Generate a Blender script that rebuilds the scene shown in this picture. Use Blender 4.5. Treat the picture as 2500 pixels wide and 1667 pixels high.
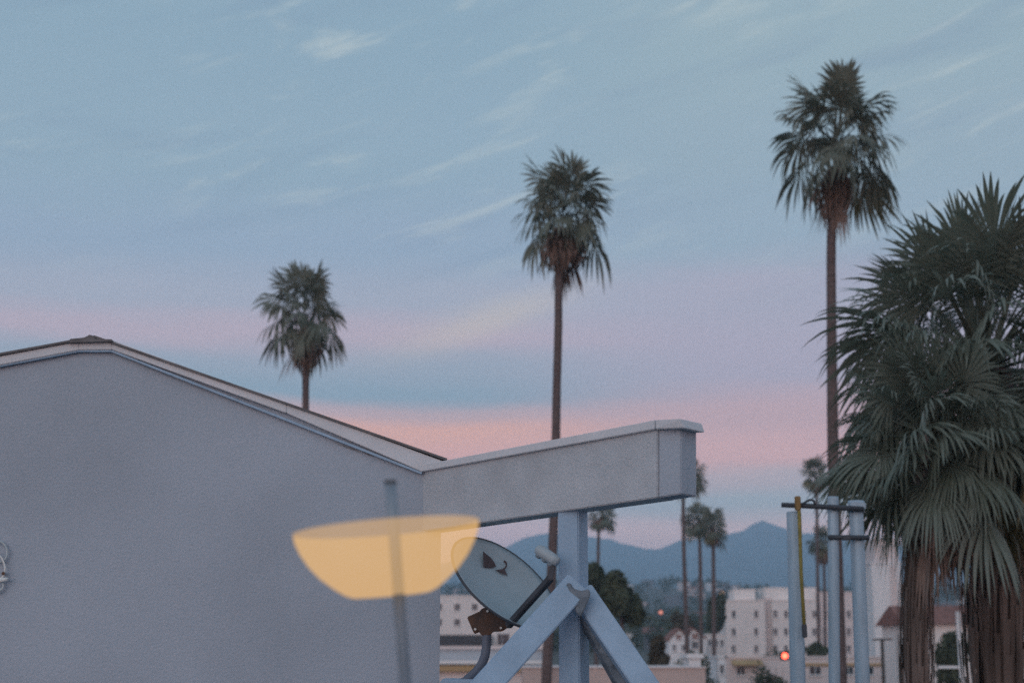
import bpy, bmesh, math, random
import numpy as np
from mathutils import Vector, Matrix

for o in list(bpy.data.objects):
    bpy.data.objects.remove(o)
sc = bpy.context.scene
COL = sc.collection
R = math.radians
rnd = random.Random(7)

# ------------------------------------------------------------------ camera
CAM_Z, LENS, PITCH = 8.0, 52.0, R(11.99)
FPX = LENS / 36.0 * 2500.0
cd = bpy.data.cameras.new('camera')
cam = bpy.data.objects.new('camera', cd)
COL.objects.link(cam)
cam.location = (0, 0, CAM_Z)
cam.rotation_euler = (R(90) + PITCH, 0, 0)
cd.lens, cd.sensor_width, cd.sensor_fit = LENS, 36.0, 'HORIZONTAL'
cd.clip_start, cd.clip_end = 0.1, 30000
cd.dof.use_dof = True
cd.dof.focus_distance = 10.5
cd.dof.aperture_fstop = 1.7
cd.dof.aperture_blades = 7
sc.camera = cam

def at(px, py, Y):
    """world point on the vertical plane at distance Y that this direction of view meets"""
    xc, yc = (px - 1250.0) / FPX, (833.5 - py) / FPX
    d = Vector((xc, math.cos(PITCH) - yc * math.sin(PITCH), math.sin(PITCH) + yc * math.cos(PITCH)))
    return Vector((0, 0, CAM_Z)) + d * (Y / d.y)

# ------------------------------------------------------------------ world: dusk sky under thin cloud
SUN_EL, SUN_AZ = R(7), R(205)          # low sun behind the viewer, veiled
w = bpy.data.worlds.new('World')
sc.world = w
w.use_nodes = True
nt = w.node_tree
nt.nodes.clear()
N = lambda t: nt.nodes.new(t)
L = nt.links.new
def srgb(r, g, b, k=1.0):
    f = lambda c: ((c / 255 + 0.055) / 1.055) ** 2.4 if c > 10 else c / 255 / 12.92
    return (f(r) * k, f(g) * k, f(b) * k, 1)
def wmath(op, a, b=None, c=None):
    n = N('ShaderNodeMath'); n.operation = op
    for i, v in enumerate((a, b, c)):
        if v is None: continue
        if isinstance(v, (int, float)): n.inputs[i].default_value = v
        else: L(v, n.inputs[i])
    return n.outputs[0]
tc = N('ShaderNodeTexCoord')
sep = N('ShaderNodeSeparateXYZ'); L(tc.outputs['Generated'], sep.inputs[0])
def wnoise(scale3, rot, scale, detail, rough=0.5, dist=0.0):
    m0 = N('ShaderNodeMapping')
    m0.inputs['Rotation'].default_value = rot
    L(tc.outputs['Generated'], m0.inputs[0])
    m = N('ShaderNodeMapping')
    m.inputs['Scale'].default_value = scale3
    L(m0.outputs[0], m.inputs[0])
    n = N('ShaderNodeTexNoise')
    n.inputs['Scale'].default_value = scale
    n.inputs['Detail'].default_value = detail
    n.inputs['Roughness'].default_value = rough
    n.inputs['Distortion'].default_value = dist
    L(m.outputs[0], n.inputs[0])
    return n.outputs[0]
def wramp(fac, stops, interp='EASE'):
    n = N('ShaderNodeValToRGB'); n.color_ramp.interpolation = interp
    e = n.color_ramp.elements
    while len(e) > 1: e.remove(e[-1])
    e[0].position, e[0].color = stops[0][0], stops[0][1]
    for p, c in stops[1:]:
        k = e.new(p); k.color = c
    L(fac, n.inputs[0])
    return n.outputs[0]
elev = wmath('ARCSINE', sep.outputs['Z'])                       # radians
warp = wmath('SUBTRACT', wnoise((2.2, 2.2, 16), (0, R(-3), 0), 1.0, 5, 0.55, 0.3), 0.5)
warp2 = wmath('SUBTRACT', wnoise((1.2, 1.2, 3), (0, 0, 0), 1.3, 3), 0.5)
e2 = wmath('ADD', wmath('ADD', elev, wmath('MULTIPLY', warp, 0.05)), wmath('MULTIPLY', warp2, 0.03))
fac = wmath('DIVIDE', e2, 0.60)                                 # 0..1 = 0..34 degrees
def P(deg): return min(max(R(deg) / 0.60, 0), 1)
HAZE_D, HAZE_TOP = 0.00030, 492.0
def C(deg, r, g, b):
    """cloud colour at this height, allowing for the light the haze in front of it takes and gives"""
    T = math.exp(-HAZE_D * (HAZE_TOP - CAM_Z) / math.sin(R(max(deg, 3.5))))
    c = srgb(r, g, b)
    return (P(deg), tuple(max(0.02, (v - (1 - T) * h) / T) for v, h in zip(c[:3], (0.19, 0.27, 0.38))) + (1,))
rampA = wramp(fac, [C(0, 160, 158, 176), C(4.8, 172, 166, 182), C(6.4, 150, 164, 182),
                    C(7.4, 196, 166, 174), C(8.9, 204, 168, 167), C(9.6, 176, 164, 176),
                    C(10.3, 138, 160, 180), C(11.2, 148, 163, 182), C(12.2, 173, 167, 184),
                    C(13.4, 158, 168, 187), C(15.5, 146, 166, 188), C(19, 144, 168, 186),
                    C(24, 140, 166, 184), C(34, 134, 160, 182)])
rampB = wramp(fac, [C(0, 160, 158, 176), C(4.8, 174, 168, 182), C(6.2, 152, 166, 182),
                    C(6.8, 168, 166, 180), C(7.6, 190, 166, 176), C(9.4, 180, 163, 176),
                    C(11, 164, 164, 184), C(14.2, 164, 167, 186), C(15.6, 148, 168, 186),
                    C(19, 148, 169, 184), C(23, 150, 172, 184), C(34, 136, 162, 183)])
def wmix(f, a, b, blend='MIX'):
    n = N('ShaderNodeMix'); n.data_type = 'RGBA'; n.blend_type = blend
    if isinstance(f, (int, float)): n.inputs[0].default_value = f
    else: L(f, n.inputs[0])
    for v, s in ((a, 6), (b, 7)):
        if isinstance(v, tuple): n.inputs[s].default_value = v
        else: L(v, n.inputs[s])
    return n.outputs[2]
def smooth(v, a, b):
    n = N('ShaderNodeMapRange'); n.interpolation_type = 'SMOOTHSTEP'
    L(v, n.inputs[0]); n.inputs[1].default_value = a; n.inputs[2].default_value = b
    return n.outputs[0]
base = wmix(smooth(sep.outputs['X'], -0.05, 0.16), rampA, rampB)
# cirrus wisps, slanting up to the right
wisp = wnoise((4.0, 1.0, 24), (0, R(19), 0), 3.3, 7, 0.55, 0.6)
patch = wnoise((2.2, 2.2, 5), (0, R(-8), 0), 2.0, 2)
wm = wmath('MULTIPLY', smooth(wisp, 0.50, 0.74), smooth(patch, 0.40, 0.58))
wm = wmath('MULTIPLY', wm, smooth(elev, R(12), R(18)))
base = wmix(wmath('MULTIPLY', wm, 0.42), base, srgb(210, 216, 208, 1.1))
dark = wmath('MULTIPLY', smooth(wnoise((2.5, 1.0, 16), (0, R(15), 0), 2.2, 6, 0.55, 0.6), 0.5, 0.75), smooth(elev, R(11), R(20)))
base = wmix(wmath('MULTIPLY', dark, 0.35), base, srgb(128, 152, 176))
# one broad warm streak: a window reflection painted into the sky
th_ = R(17.5); cx_, cz_ = at(1190, 780, 1).x, at(1190, 780, 1).z - CAM_Z
nl_ = math.sqrt(cx_ ** 2 + 1 + cz_ ** 2); cx_, cz_ = cx_ / nl_, cz_ / nl_
dx_, dz_ = wmath('SUBTRACT', sep.outputs['X'], cx_), wmath('SUBTRACT', sep.outputs['Z'], cz_)
al_ = wmath('ADD', wmath('MULTIPLY', dx_, math.cos(th_)), wmath('MULTIPLY', dz_, math.sin(th_)))
ac_ = wmath('SUBTRACT', wmath('MULTIPLY', dz_, math.cos(th_)), wmath('MULTIPLY', dx_, math.sin(th_)))
ac_ = wmath('ADD', ac_, wmath('MULTIPLY', wmath('SUBTRACT', wnoise((3, 3, 20), (0, R(17), 0), 4.0, 5), 0.5), 0.012))
g_ = wmath('ADD', wmath('POWER', wmath('DIVIDE', al_, 0.062), 2.0), wmath('POWER', wmath('DIVIDE', ac_, 0.0105), 2.0))
streak = wmath('MULTIPLY', wmath('EXPONENT', wmath('MULTIPLY', g_, -1.0)), smooth(sep.outputs['Y'], 0.0, 0.5))
base = wmix(wmath('MULTIPLY', streak, 0.60), base, srgb(214, 198, 184, 1.15))
sky = N('ShaderNodeTexSky'); sky.sky_type = 'NISHITA'; sky.sun_disc = False
sky.sun_elevation, sky.sun_rotation = SUN_EL, SUN_AZ
sky.air_density, sky.dust_density, sky.ozone_density = 1.0, 1.0, 2.0
bg1 = N('ShaderNodeBackground'); L(sky.outputs[0], bg1.inputs[0]); bg1.inputs[1].default_value = 0.012
bg2 = N('ShaderNodeBackground'); L(base, bg2.inputs[0]); bg2.inputs[1].default_value = 1.0
add = N('ShaderNodeAddShader'); L(bg1.outputs[0], add.inputs[0]); L(bg2.outputs[0], add.inputs[1])
wo = N('ShaderNodeOutputWorld'); L(add.outputs[0], wo.inputs[0])

sl = bpy.data.lights.new('sun', 'SUN')
sl.energy, sl.angle, sl.color = 0.65, R(45), (1.0, 0.88, 0.85)
so = bpy.data.objects.new('sun', sl); COL.objects.link(so)
sdir = Vector((math.sin(SUN_AZ) * math.cos(R(18)), math.cos(SUN_AZ) * math.cos(R(18)), math.sin(R(18))))
so.rotation_euler = sdir.to_track_quat('Z', 'Y').to_euler()
so.location = sdir * 50

vs = sc.view_settings
vs.view_transform, vs.look, vs.exposure, vs.gamma = 'Standard', 'None', 0.0, 1.0
vs.use_curve_mapping = False
sc.cycles.use_denoising = False
sc.cycles.max_bounces = 6
sc.cycles.transparent_max_bounces = 12
sc.cycles.volume_bounces = 2

# ------------------------------------------------------------------ materials
MATS = {}
def mat(name, col, rough=0.8, var=0.15, scale=3.0, bump=0.0, bscale=40.0, metal=0.0, col2=None, detail=5, spec=0.3, stretch=(1, 1, 1), trans=None):
    if name in MATS: return MATS[name]
    m = bpy.data.materials.new(name); m.use_nodes = True
    t = m.node_tree; b = t.nodes['Principled BSDF']
    b.inputs['Roughness'].default_value = rough
    b.inputs['Metallic'].default_value = metal
    b.inputs['Specular IOR Level'].default_value = spec
    tcn = t.nodes.new('ShaderNodeTexCoord')
    mp = t.nodes.new('ShaderNodeMapping'); mp.inputs['Scale'].default_value = stretch
    t.links.new(tcn.outputs['Object'], mp.inputs[0])
    n = t.nodes.new('ShaderNodeTexNoise'); n.inputs['Scale'].default_value = scale; n.inputs['Detail'].default_value = detail
    t.links.new(mp.outputs[0], n.inputs[0])
    r = t.nodes.new('ShaderNodeValToRGB')
    c2 = col2 or tuple(max(0, c * (1 + var)) for c in col)
    c1 = tuple(c * (1 - var) for c in col) if col2 is None else col
    r.color_ramp.elements[0].position, r.color_ramp.elements[0].color = 0.3, (*c1, 1)
    r.color_ramp.elements[1].position, r.color_ramp.elements[1].color = 0.7, (*c2, 1)
    t.links.new(n.outputs[0], r.inputs[0])
    t.links.new(r.outputs[0], b.inputs['Base Color'])
    if bump:
        n2 = t.nodes.new('ShaderNodeTexNoise'); n2.inputs['Scale'].default_value = bscale; n2.inputs['Detail'].default_value = 6
        t.links.new(mp.outputs[0], n2.inputs[0])
        bp = t.nodes.new('ShaderNodeBump'); bp.inputs['Strength'].default_value = bump; bp.inputs['Distance'].default_value = 0.01
        t.links.new(n2.outputs[0], bp.inputs['Height']); t.links.new(bp.outputs[0], b.inputs['Normal'])
    if trans:
        tr = t.nodes.new('ShaderNodeBsdfTranslucent'); tr.inputs[0].default_value = (*trans, 1)
        ad = t.nodes.new('ShaderNodeAddShader')
        t.links.new(b.outputs[0], ad.inputs[0]); t.links.new(tr.outputs[0], ad.inputs[1])
        t.links.new(ad.outputs[0], t.nodes['Material Output'].inputs['Surface'])
    MATS[name] = m
    return m
def glow(name, col, strength):
    m = bpy.data.materials.new(name); m.use_nodes = True
    t = m.node_tree; t.nodes.clear()
    e = t.nodes.new('ShaderNodeEmission'); e.inputs[0].default_value = (*col, 1); e.inputs[1].default_value = strength
    o = t.nodes.new('ShaderNodeOutputMaterial'); t.links.new(e.outputs[0], o.inputs[0])
    return m

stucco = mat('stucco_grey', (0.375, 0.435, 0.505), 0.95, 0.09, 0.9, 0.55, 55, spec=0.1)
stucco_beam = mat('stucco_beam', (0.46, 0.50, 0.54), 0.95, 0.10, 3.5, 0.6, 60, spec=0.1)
trim = mat('painted_trim', (0.62, 0.65, 0.69), 0.7, 0.07, 4.0, 0.15, 30)
roofing = mat('roofing_felt', (0.16, 0.155, 0.16), 0.95, 0.2, 6, 0.5, 40)
bluepaint = mat('blue_grey_paint', (0.31, 0.44, 0.575), 0.6, 0.10, 5, 0.35, 45)
paint_wear_shade = mat('paint_joint_wear_and_shade', (0.10, 0.13, 0.16), 0.8, 0.35, 14, 0.6, 40, col2=(0.24, 0.29, 0.34))  # joint wear, and the shade painted under the right brace
dishmat = mat('dish_enamel', (0.33, 0.40, 0.44), 0.45, 0.08, 3, 0.0)
darkmetal = mat('dark_metal', (0.055, 0.065, 0.08), 0.5, 0.2, 8)
rust = mat('rusty_metal', (0.06, 0.06, 0.065), 0.85, 0.3, 9, 0.5, 60, col2=(0.15, 0.085, 0.055))
logo_mat = mat('dark_print', (0.075, 0.055, 0.06), 0.7, 0.3, 20)
galv = mat('galvanised_pipe', (0.34, 0.45, 0.54), 0.5, 0.14, 5, 0.15, 30, metal=0.1, stretch=(3, 3, 0.4))
yellow = mat('yellow_sleeve', (0.25, 0.21, 0.06), 0.6, 0.2, 8)
bark = mat('palm_bark', (0.13, 0.10, 0.098), 0.95, 0.35, 4, 0.8, 14, stretch=(1, 1, 6))
skirt_m = mat('dead_frond_thatch', (0.15, 0.105, 0.088), 0.95, 0.3, 5, 0.3, 20, col2=(0.30, 0.215, 0.18))
skirt_old = mat('old_grey_thatch', (0.085, 0.066, 0.058), 0.95, 0.3, 2.5, 0.3, 20, col2=(0.21, 0.16, 0.14), stretch=(1, 1, .3))
leaf_m = mat('palm_frond', (0.095, 0.115, 0.088), 0.45, 0.3, 1.6, trans=(0.045, 0.050, 0.036), col2=(0.17, 0.20, 0.175))
leaf_far = mat('palm_frond_dusty', (0.10, 0.115, 0.088), 0.6, 0.3, 1.2, trans=(0.035, 0.038, 0.028), col2=(0.17, 0.175, 0.145))
leaf_yel = mat('palm_frond_ageing', (0.085, 0.080, 0.038), 0.6, 0.3, 2.0, trans=(0.02, 0.02, 0.008), col2=(0.15, 0.13, 0.07))
foliage = mat('tree_foliage', (0.055, 0.070, 0.048), 0.8, 0.3, 0.5, trans=(0.008, 0.014, 0.006), col2=(0.075, 0.085, 0.050))
foliage_brown = mat('dry_foliage', (0.055, 0.050, 0.034), 0.8, 0.3, 0.5, col2=(0.10, 0.085, 0.060))
white_w = mat('white_stucco_far', (0.78, 0.73, 0.71), 0.9, 0.06, 0.3)
pink_w = mat('pinkish_stucco_far', (0.70, 0.62, 0.61), 0.9, 0.07, 0.3)
cool_w = mat('cool_white_far', (0.77, 0.78, 0.80), 0.9, 0.05, 0.3)
beige_w = mat('beige_wall', (0.56, 0.45, 0.42), 0.9, 0.06, 0.6, 0.2, 20)
tan_w = mat('tan_fascia', (0.44, 0.30, 0.16), 0.9, 0.10, 0.6)
tile_red = mat('red_roof_tile', (0.24, 0.115, 0.095), 0.9, 0.25, 2)
dark_gl = mat('dark_window_glass', (0.030, 0.036, 0.045), 0.15, 0.3, 1.0, spec=0.5)
grey_roof = mat('grey_flat_roof', (0.17, 0.18, 0.20), 0.9, 0.1, 0.5)
wood_dark = mat('dark_pole_wood', (0.06, 0.05, 0.045), 0.9, 0.3, 4)
white_cable = mat('white_cable', (0.70, 0.73, 0.72), 0.5, 0.06, 6)

# ------------------------------------------------------------------ builders
def props(o, label=None, cat=None, group=None, kind=None):
    for k, v in (('label', label), ('category', cat), ('group', group), ('kind', kind)):
        if v: o[k] = v
    return o
def thing(name, label, cat, loc, group=None):
    o = bpy.data.objects.new(name, None); COL.objects.link(o)
    o.location = loc; o.empty_display_size = 0.2
    return props(o, label, cat, group)
def link_mesh(name, verts, faces, m, parent=None, smooth_=False):
    off = parent.matrix_basis.translation if parent is not None else Vector()
    p = parent
    while p is not None and p.parent is not None:
        p = p.parent; off = off + p.matrix_basis.translation
    me = bpy.data.meshes.new(name)
    if isinstance(verts, np.ndarray):
        verts = (verts - np.array(off)).tolist()
    else:
        verts = [tuple(Vector(v) - off) for v in verts]
    me.from_pydata(verts, [], faces)
    me.update()
    if m: me.materials.append(m)
    if smooth_:
        me.polygons.foreach_set('use_smooth', [True] * len(me.polygons))
    o = bpy.data.objects.new(name, me); COL.objects.link(o)
    o.parent = parent
    return o
def link_bm(name, bm, m, parent=None, smooth_=False):
    bmesh.ops.recalc_face_normals(bm, faces=bm.faces[:])
    bm.verts.index_update()
    v = [x.co.copy() for x in bm.verts]; f = [[y.index for y in x.verts] for x in bm.faces]
    bm.free()
    return link_mesh(name, v, f, m, parent, smooth_)
def prism(bm, ring, vec, bevel=0.0):
    """closed polygon ring pushed along vec"""
    vec = Vector(vec)
    a = [bm.verts.new(Vector(p)) for p in ring]; b = [bm.verts.new(Vector(p) + vec) for p in ring]
    fs = [bm.faces.new(a), bm.faces.new(b[::-1])]
    n = len(ring)
    for i in range(n):
        fs.append(bm.faces.new((a[i], b[i], b[(i + 1) % n], a[(i + 1) % n])))
    if bevel:
        bmesh.ops.recalc_face_normals(bm, faces=fs)
        es = list({e for f in fs for e in f.edges})
        bmesh.ops.bevel(bm, geom=es, offset=bevel, segments=2, affect='EDGES', clamp_overlap=True)
def box(bm, lo, hi, bevel=0.0):
    x0, y0, z0 = lo; x1, y1, z1 = hi
    prism(bm, [(x0, y0, z0), (x1, y0, z0), (x1, y0, z1), (x0, y0, z1)], (0, y1 - y0, 0), bevel)
def bar(bm, a, b, wd, ht, up=Vector((0, 0, 1)), roll=0.0, bevel=0.0):
    a, b = Vector(a), Vector(b); d = (b - a).normalized()
    s = d.cross(up)
    if s.length < 1e-4: s = Vector((1, 0, 0))
    s.normalize(); u = s.cross(d)
    q = Matrix.Rotation(roll, 3, d); s = q @ s; u = q @ u
    prism(bm, [a + s * sx * wd / 2 + u * sy * ht / 2 for sx, sy in ((-1, -1), (1, -1), (1, 1), (-1, 1))], b - a, bevel)
def tube(bm, pts, rads, n=12, cap=True):
    pts = [Vector(p) for p in pts]
    if isinstance(rads, (int, float)): rads = [rads] * len(pts)
    rings = []; s = None
    for i, p in enumerate(pts):
        d = (pts[min(i + 1, len(pts) - 1)] - pts[max(i - 1, 0)]).normalized()
        if s is None:
            s = d.cross(Vector((0, 1, 0)))
            if s.length < 1e-3: s = d.cross(Vector((1, 0, 0)))
        s = (s - d * s.dot(d)).normalized(); u = d.cross(s)
        rings.append([bm.verts.new(p + (s * math.cos(2 * math.pi * k / n) + u * math.sin(2 * math.pi * k / n)) * rads[i]) for k in range(n)])
    for r0, r1 in zip(rings, rings[1:]):
        for k in range(n):
            bm.faces.new((r0[k], r0[(k + 1) % n], r1[(k + 1) % n], r1[k]))
    if cap:
        bm.faces.new(rings[0][::-1]); bm.faces.new(rings[-1])
def spline(pts, k=6):
    pts = [Vector(p) for p in pts]; out = []
    for i in range(len(pts) - 1):
        p0, p1, p2, p3 = pts[max(i - 1, 0)], pts[i], pts[i + 1], pts[min(i + 2, len(pts) - 1)]
        for j in range(k):
            t = j / k
            out.append(0.5 * ((2 * p1) + (p2 - p0) * t + (2 * p0 - 5 * p1 + 4 * p2 - p3) * t * t + (3 * p1 - p0 - 3 * p2 + p3) * t ** 3))
    out.append(pts[-1])
    return out
def part(name, fn, m, parent, smooth_=False):
    bm = bmesh.new(); fn(bm); return link_bm(name, bm, m, parent, smooth_)

# ------------------------------------------------------------------ terrain
def ground_z(x, y):
    pts = [(-2000, 0), (120, 0), (280, 5), (600, 13), (1000, 34), (1800, 84), (2400, 100), (9000, 110)]
    for (a, za), (b, zb) in zip(pts, pts[1:]):
        if y <= b:
            t = (y - a) / (b - a); z = za + (zb - za) * t
            break
    if y > 500:
        k = min((y - 500) / 600, 1)
        z += k * (6 * math.sin(x * 0.011 + y * 0.004) + 4 * math.sin(x * 0.027 - y * 0.006))
    return z
ys = [-700, -200, -50, 0, 50, 120, 180, 240, 280, 350, 430, 520, 600] + list(range(680, 2500, 90)) + [2700, 3200, 4500, 6600]
xs = [-6800, -4000, -2500] + list(range(-1600, 1601, 80)) + [2500, 4000, 6800]
gv = [(x, y, ground_z(x, y)) for y in ys for x in xs]
nx = len(xs)
gf = [(j * nx + i, j * nx + i + 1, (j + 1) * nx + i + 1, (j + 1) * nx + i) for j in range(len(ys) - 1) for i in range(nx - 1)]
ground_m = mat('dry_ground', (0.075, 0.075, 0.062), 0.95, 0.35, 0.02, col2=(0.13, 0.12, 0.11))
props(link_mesh('ground', gv, gf, ground_m, None, True), kind='structure')

# mountains: a ridge 5 km off
ridge = [(-6000, 1420), (-3000, 1400), (-1200, 1360), (-300, 1380), (300, 1350), (800, 1372), (1000, 1380), (1100, 1368), (1170, 1346), (1236, 1331),
         (1278, 1308), (1320, 1296), (1348, 1298), (1446, 1305), (1512, 1318), (1571, 1335), (1606, 1335), (1657, 1317), (1697, 1310), (1775, 1298),
         (1811, 1290), (1834, 1275), (1858, 1267), (1886, 1272), (1921, 1286), (1953, 1296), (2000, 1300), (2100, 1312), (2250, 1335), (2400, 1345), (2600, 1362), (3400, 1350), (5000, 1385), (8500, 1400)]
mv, mf = [], []
cols = []
from mathutils import noise as mn
for i in range(len(ridge) - 1):
    a, b = ridge[i], ridge[i + 1]
    n = max(1, int(abs(b[0] - a[0]) / 22)) if -300 < a[0] < 2700 else 6
    for k in range(n):
        t = k / n; cols.append((a[0] + (b[0] - a[0]) * t, a[1] + (b[1] - a[1]) * t))
rows = 16
for (px, py) in cols:
    top = at(px, py, 5000)
    top.z += 9 * mn.noise(Vector((px * 0.03, 0, 3))) + 5 * mn.noise(Vector((px * 0.11, 0, 7)))
    for j in range(rows):
        t = j / (rows - 1)
        if t <= 0.75:
            s = t / 0.75
            Y = 2500 + 2500 * s
            z = 92 + (top.z - 92) * (0.25 * s + 0.75 * s ** 1.7)
            wob = math.sin(math.pi * s)
            z += wob * 42 * mn.noise(Vector((top.x / 330, Y / 500, 1)))
            mv.append((top.x * (0.72 + 0.28 * s), Y, z))
        else:
            s = (t - 0.75) / 0.25
            mv.append((top.x, 5000 + 1500 * s, top.z * (1 - 0.9 * s)))
mf = [(i * rows + j, (i + 1) * rows + j, (i + 1) * rows + j + 1, i * rows + j + 1) for i in range(len(cols) - 1) for j in range(rows - 1)]
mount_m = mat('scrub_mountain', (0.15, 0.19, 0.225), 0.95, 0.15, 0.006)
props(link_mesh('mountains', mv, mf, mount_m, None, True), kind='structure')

# ------------------------------------------------------------------ foliage helper
def leaf_cloud(center, radii, n, size, seed, clumps=14, thin=0.0):
    r = np.random.default_rng(seed)
    c = np.array(center); rad = np.array(radii)
    d = r.normal(size=(clumps, 3)); d /= np.linalg.norm(d, axis=1)[:, None]
    cc = d * (r.random((clumps, 1)) ** 0.5) * 0.72
    cr = 0.28 + 0.22 * r.random(clumps)
    idx = r.integers(0, clumps, n)
    u = r.normal(size=(n, 3)); u /= np.linalg.norm(u, axis=1)[:, None]
    p = cc[idx] + u * (cr[idx] * (0.55 + 0.5 * r.random(n) ** 0.6))[:, None]
    p = c + p * rad
    nrm = u + 0.7 * r.normal(size=(n, 3)); nrm /= np.linalg.norm(nrm, axis=1)[:, None]
    t = np.cross(nrm, r.normal(size=(n, 3))); t /= np.linalg.norm(t, axis=1)[:, None]
    b = np.cross(nrm, t)
    s = (size * (0.6 + 0.8 * r.random(n)))[:, None]
    v = np.stack([p - t * s, p - b * s * 0.5, p + t * s, p + b * s * 0.5], 1).reshape(-1, 3)
    f = np.arange(n * 4).reshape(-1, 4).tolist()
    return v, f
def broad_tree(name, label, px, py0, py1, wpx, D, seed, m=None, leaf=0.35, n=2600, group=None, cat='tree', base_gap=0.16):
    """crown between image heights py0 and py1 at distance D, standing on the ground"""
    top, bot = at(px, py0, D), at(px, py1, D)
    hw = wpx / 2 / FPX * D
    gz = ground_z(top.x, D)
    t = thing(name, label, cat, (top.x, D, gz), group)
    cz = (top.z + bot.z) / 2; hz = (top.z - bot.z) / 2
    v, f = leaf_cloud((top.x, D, cz), (hw * 1.05, hw * 1.0, hz * 1.05), n, leaf, seed)
    link_mesh('crown', v, f, m or foliage, t)
    def trunk(bm):
        tube(bm, [(top.x, D, gz - 0.3), (top.x + 0.1, D, (gz + bot.z) / 2), (top.x - 0.1, D, bot.z + hz * 0.6)], [0.28, 0.22, 0.14], 8)
        for k in range(4):
            a = k * 1.7 + seed
            tube(bm, [(top.x - 0.05, D, bot.z + 0.1 * hz), (top.x + math.cos(a) * hw * .3, D + math.sin(a) * hw * .3, cz - 0.2 * hz),
                      (top.x + math.cos(a) * hw * .6, D + math.sin(a) * hw * .6, cz + 0.3 * hz)], [0.12, 0.08, 0.03], 6)
    part('trunk', trunk, bark, t, True)
    return t

# ------------------------------------------------------------------ palms
def fan_frond(pitch, size, seed, segs=34, droop=0.35, pet=0.5, blade=0.52):
    """a fan leaf growing from the origin towards +Y at the given pitch: bare stalk, then a folded fan whose tips hang"""
    r = random.Random(seed)
    V, F = [], []
    d0 = Vector((0, math.cos(pitch), math.sin(pitch)))
    P_, p, d = [], Vector(), d0.copy()
    for k in range(6):
        P_.append(p.copy())
        p = p + d * (pet * size / 5)
        d = (d + Vector((0, 0, -0.09 * droop * math.cos(pitch) - 0.015))).normalized()
    sx = Vector((1, 0, 0))
    for k, q in enumerate(P_):
        up = sx.cross(d0).normalized()
        wv = 0.013 * size * (1.5 - 0.14 * k)
        V += [q - sx * wv, q + up * wv * 0.8, q + sx * wv]
        if k:
            b0, b1 = 3 * (k - 1), 3 * k
            F += [(b0, b0 + 1, b1 + 1, b1), (b0 + 1, b0 + 2, b1 + 2, b1 + 1), (b0 + 2, b0, b1, b1 + 2)]
    hub = P_[-1]
    tw = r.uniform(-0.7, 0.7)
    dirv = (d + Vector((0, 0, -0.35 * droop * max(0.2, math.cos(pitch))))).normalized()
    side = Vector((math.cos(tw), 0, 0)) + Vector((1, 0, 0)).cross(dirv) * math.sin(tw)
    side.normalize()
    nrm = side.cross(dirv).normalized()
    span = R(r.uniform(92, 118))
    da = 2 * span / segs
    cup = r.uniform(-0.75, -0.25)                      # halves fold down along the midrib
    costa = r.uniform(0.10, 0.22)
    for i in range(segs):
        th = -span + (i + 0.5) * da + r.uniform(-0.02, 0.02)
        ca, sa = math.cos(th), math.sin(th)
        ax = (dirv * ca + side * sa + nrm * (cup * abs(sa))).normalized()
        root_p = hub + dirv * (costa * blade * size * max(0, ca))
        Ls = blade * size * (0.78 + 0.22 * ca) * r.uniform(0.78, 1.07)
        if r.random() < 0.04: Ls *= 0.55
        lat = nrm.cross(ax).normalized()
        g = droop * r.uniform(0.6, 1.5)
        stations = [(0.02, 0.5), (0.30, 1.05), (0.52, 1.05), (0.70, 0.80), (0.87, 0.42), (1.0, 0.03)]
        b0 = len(V); fold = (1 if i % 2 else -1) * 0.010 * size
        for (t, ww) in stations:
            hwid = Ls * min(t, 0.58) * math.tan(da / 2) * ww
            hang = max(0.0, t - 0.46)
            c = root_p + ax * Ls * t * (1 - 0.5 * hang * min(g, 1))
            c = c + Vector((0, 0, -1)) * (g * blade * size * 1.5 * hang ** 1.6) + nrm * fold * min(t * 2, 1)
            V += [c - lat * hwid, c + lat * hwid]
        for k in range(len(stations) - 1):
            q = b0 + 2 * k
            F.append((q, q + 1, q + 3, q + 2))
    return [tuple(v) for v in V], F
FROND = {}
def frond_mesh(pcls, var, segs, droop, m, pet, blade=0.52):
    key = (pcls, var, segs, m.name, round(droop, 2), pet, blade)
    if key not in FROND:
        v, f = fan_frond(R(pcls), 1.0, (pcls * 31 + var * 977 + segs * 13) & 0xffff, segs, droop, pet, blade)
        me = bpy.data.meshes.new('frond'); me.from_pydata(v, [], f); me.update(); me.materials.append(m)
        FROND[key] = me
    return FROND[key]
def add_fronds(root, head, n, size, seed, pitches, segs=26, m=None, droop_k=1.0, pet=0.5, blade=0.52, yel=0.12):
    """head: world point where the leaves spring; pitches: (low, high) in degrees"""
    r = random.Random(seed)
    ga = 2.399963
    for i in range(n):
        t = (i + 0.5) / n
        ph = pitches[1] + (pitches[0] - pitches[1]) * t ** 1.0
        pc = int(round((ph + r.uniform(-7, 7)) / 12.0)) * 12
        var = r.randint(0, 3)
        mm = m
        if pc <= -24 and r.random() < yel * 3: mm = leaf_yel
        dr = (0.16 + 0.56 * t) * droop_k
        me = frond_mesh(pc, var, segs, round(dr * 5) / 5, mm, pet, blade)
        o = bpy.data.objects.new('frond', me); COL.objects.link(o); o.parent = root
        az = i * ga + r.uniform(-0.3, 0.3)
        o.location = Vector(head) - root.location + Vector((r.uniform(-.05, .05) * size, r.uniform(-.05, .05) * size, -0.30 * size * t + r.uniform(-.05, .05) * size))
        o.rotation_euler = (r.uniform(-0.12, 0.12), r.uniform(-0.25, 0.25), az)
        s = size * r.uniform(0.84, 1.10) * (0.86 + 0.14 * min(1, 3 * t))
        o.scale = (s, s, s)
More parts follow.
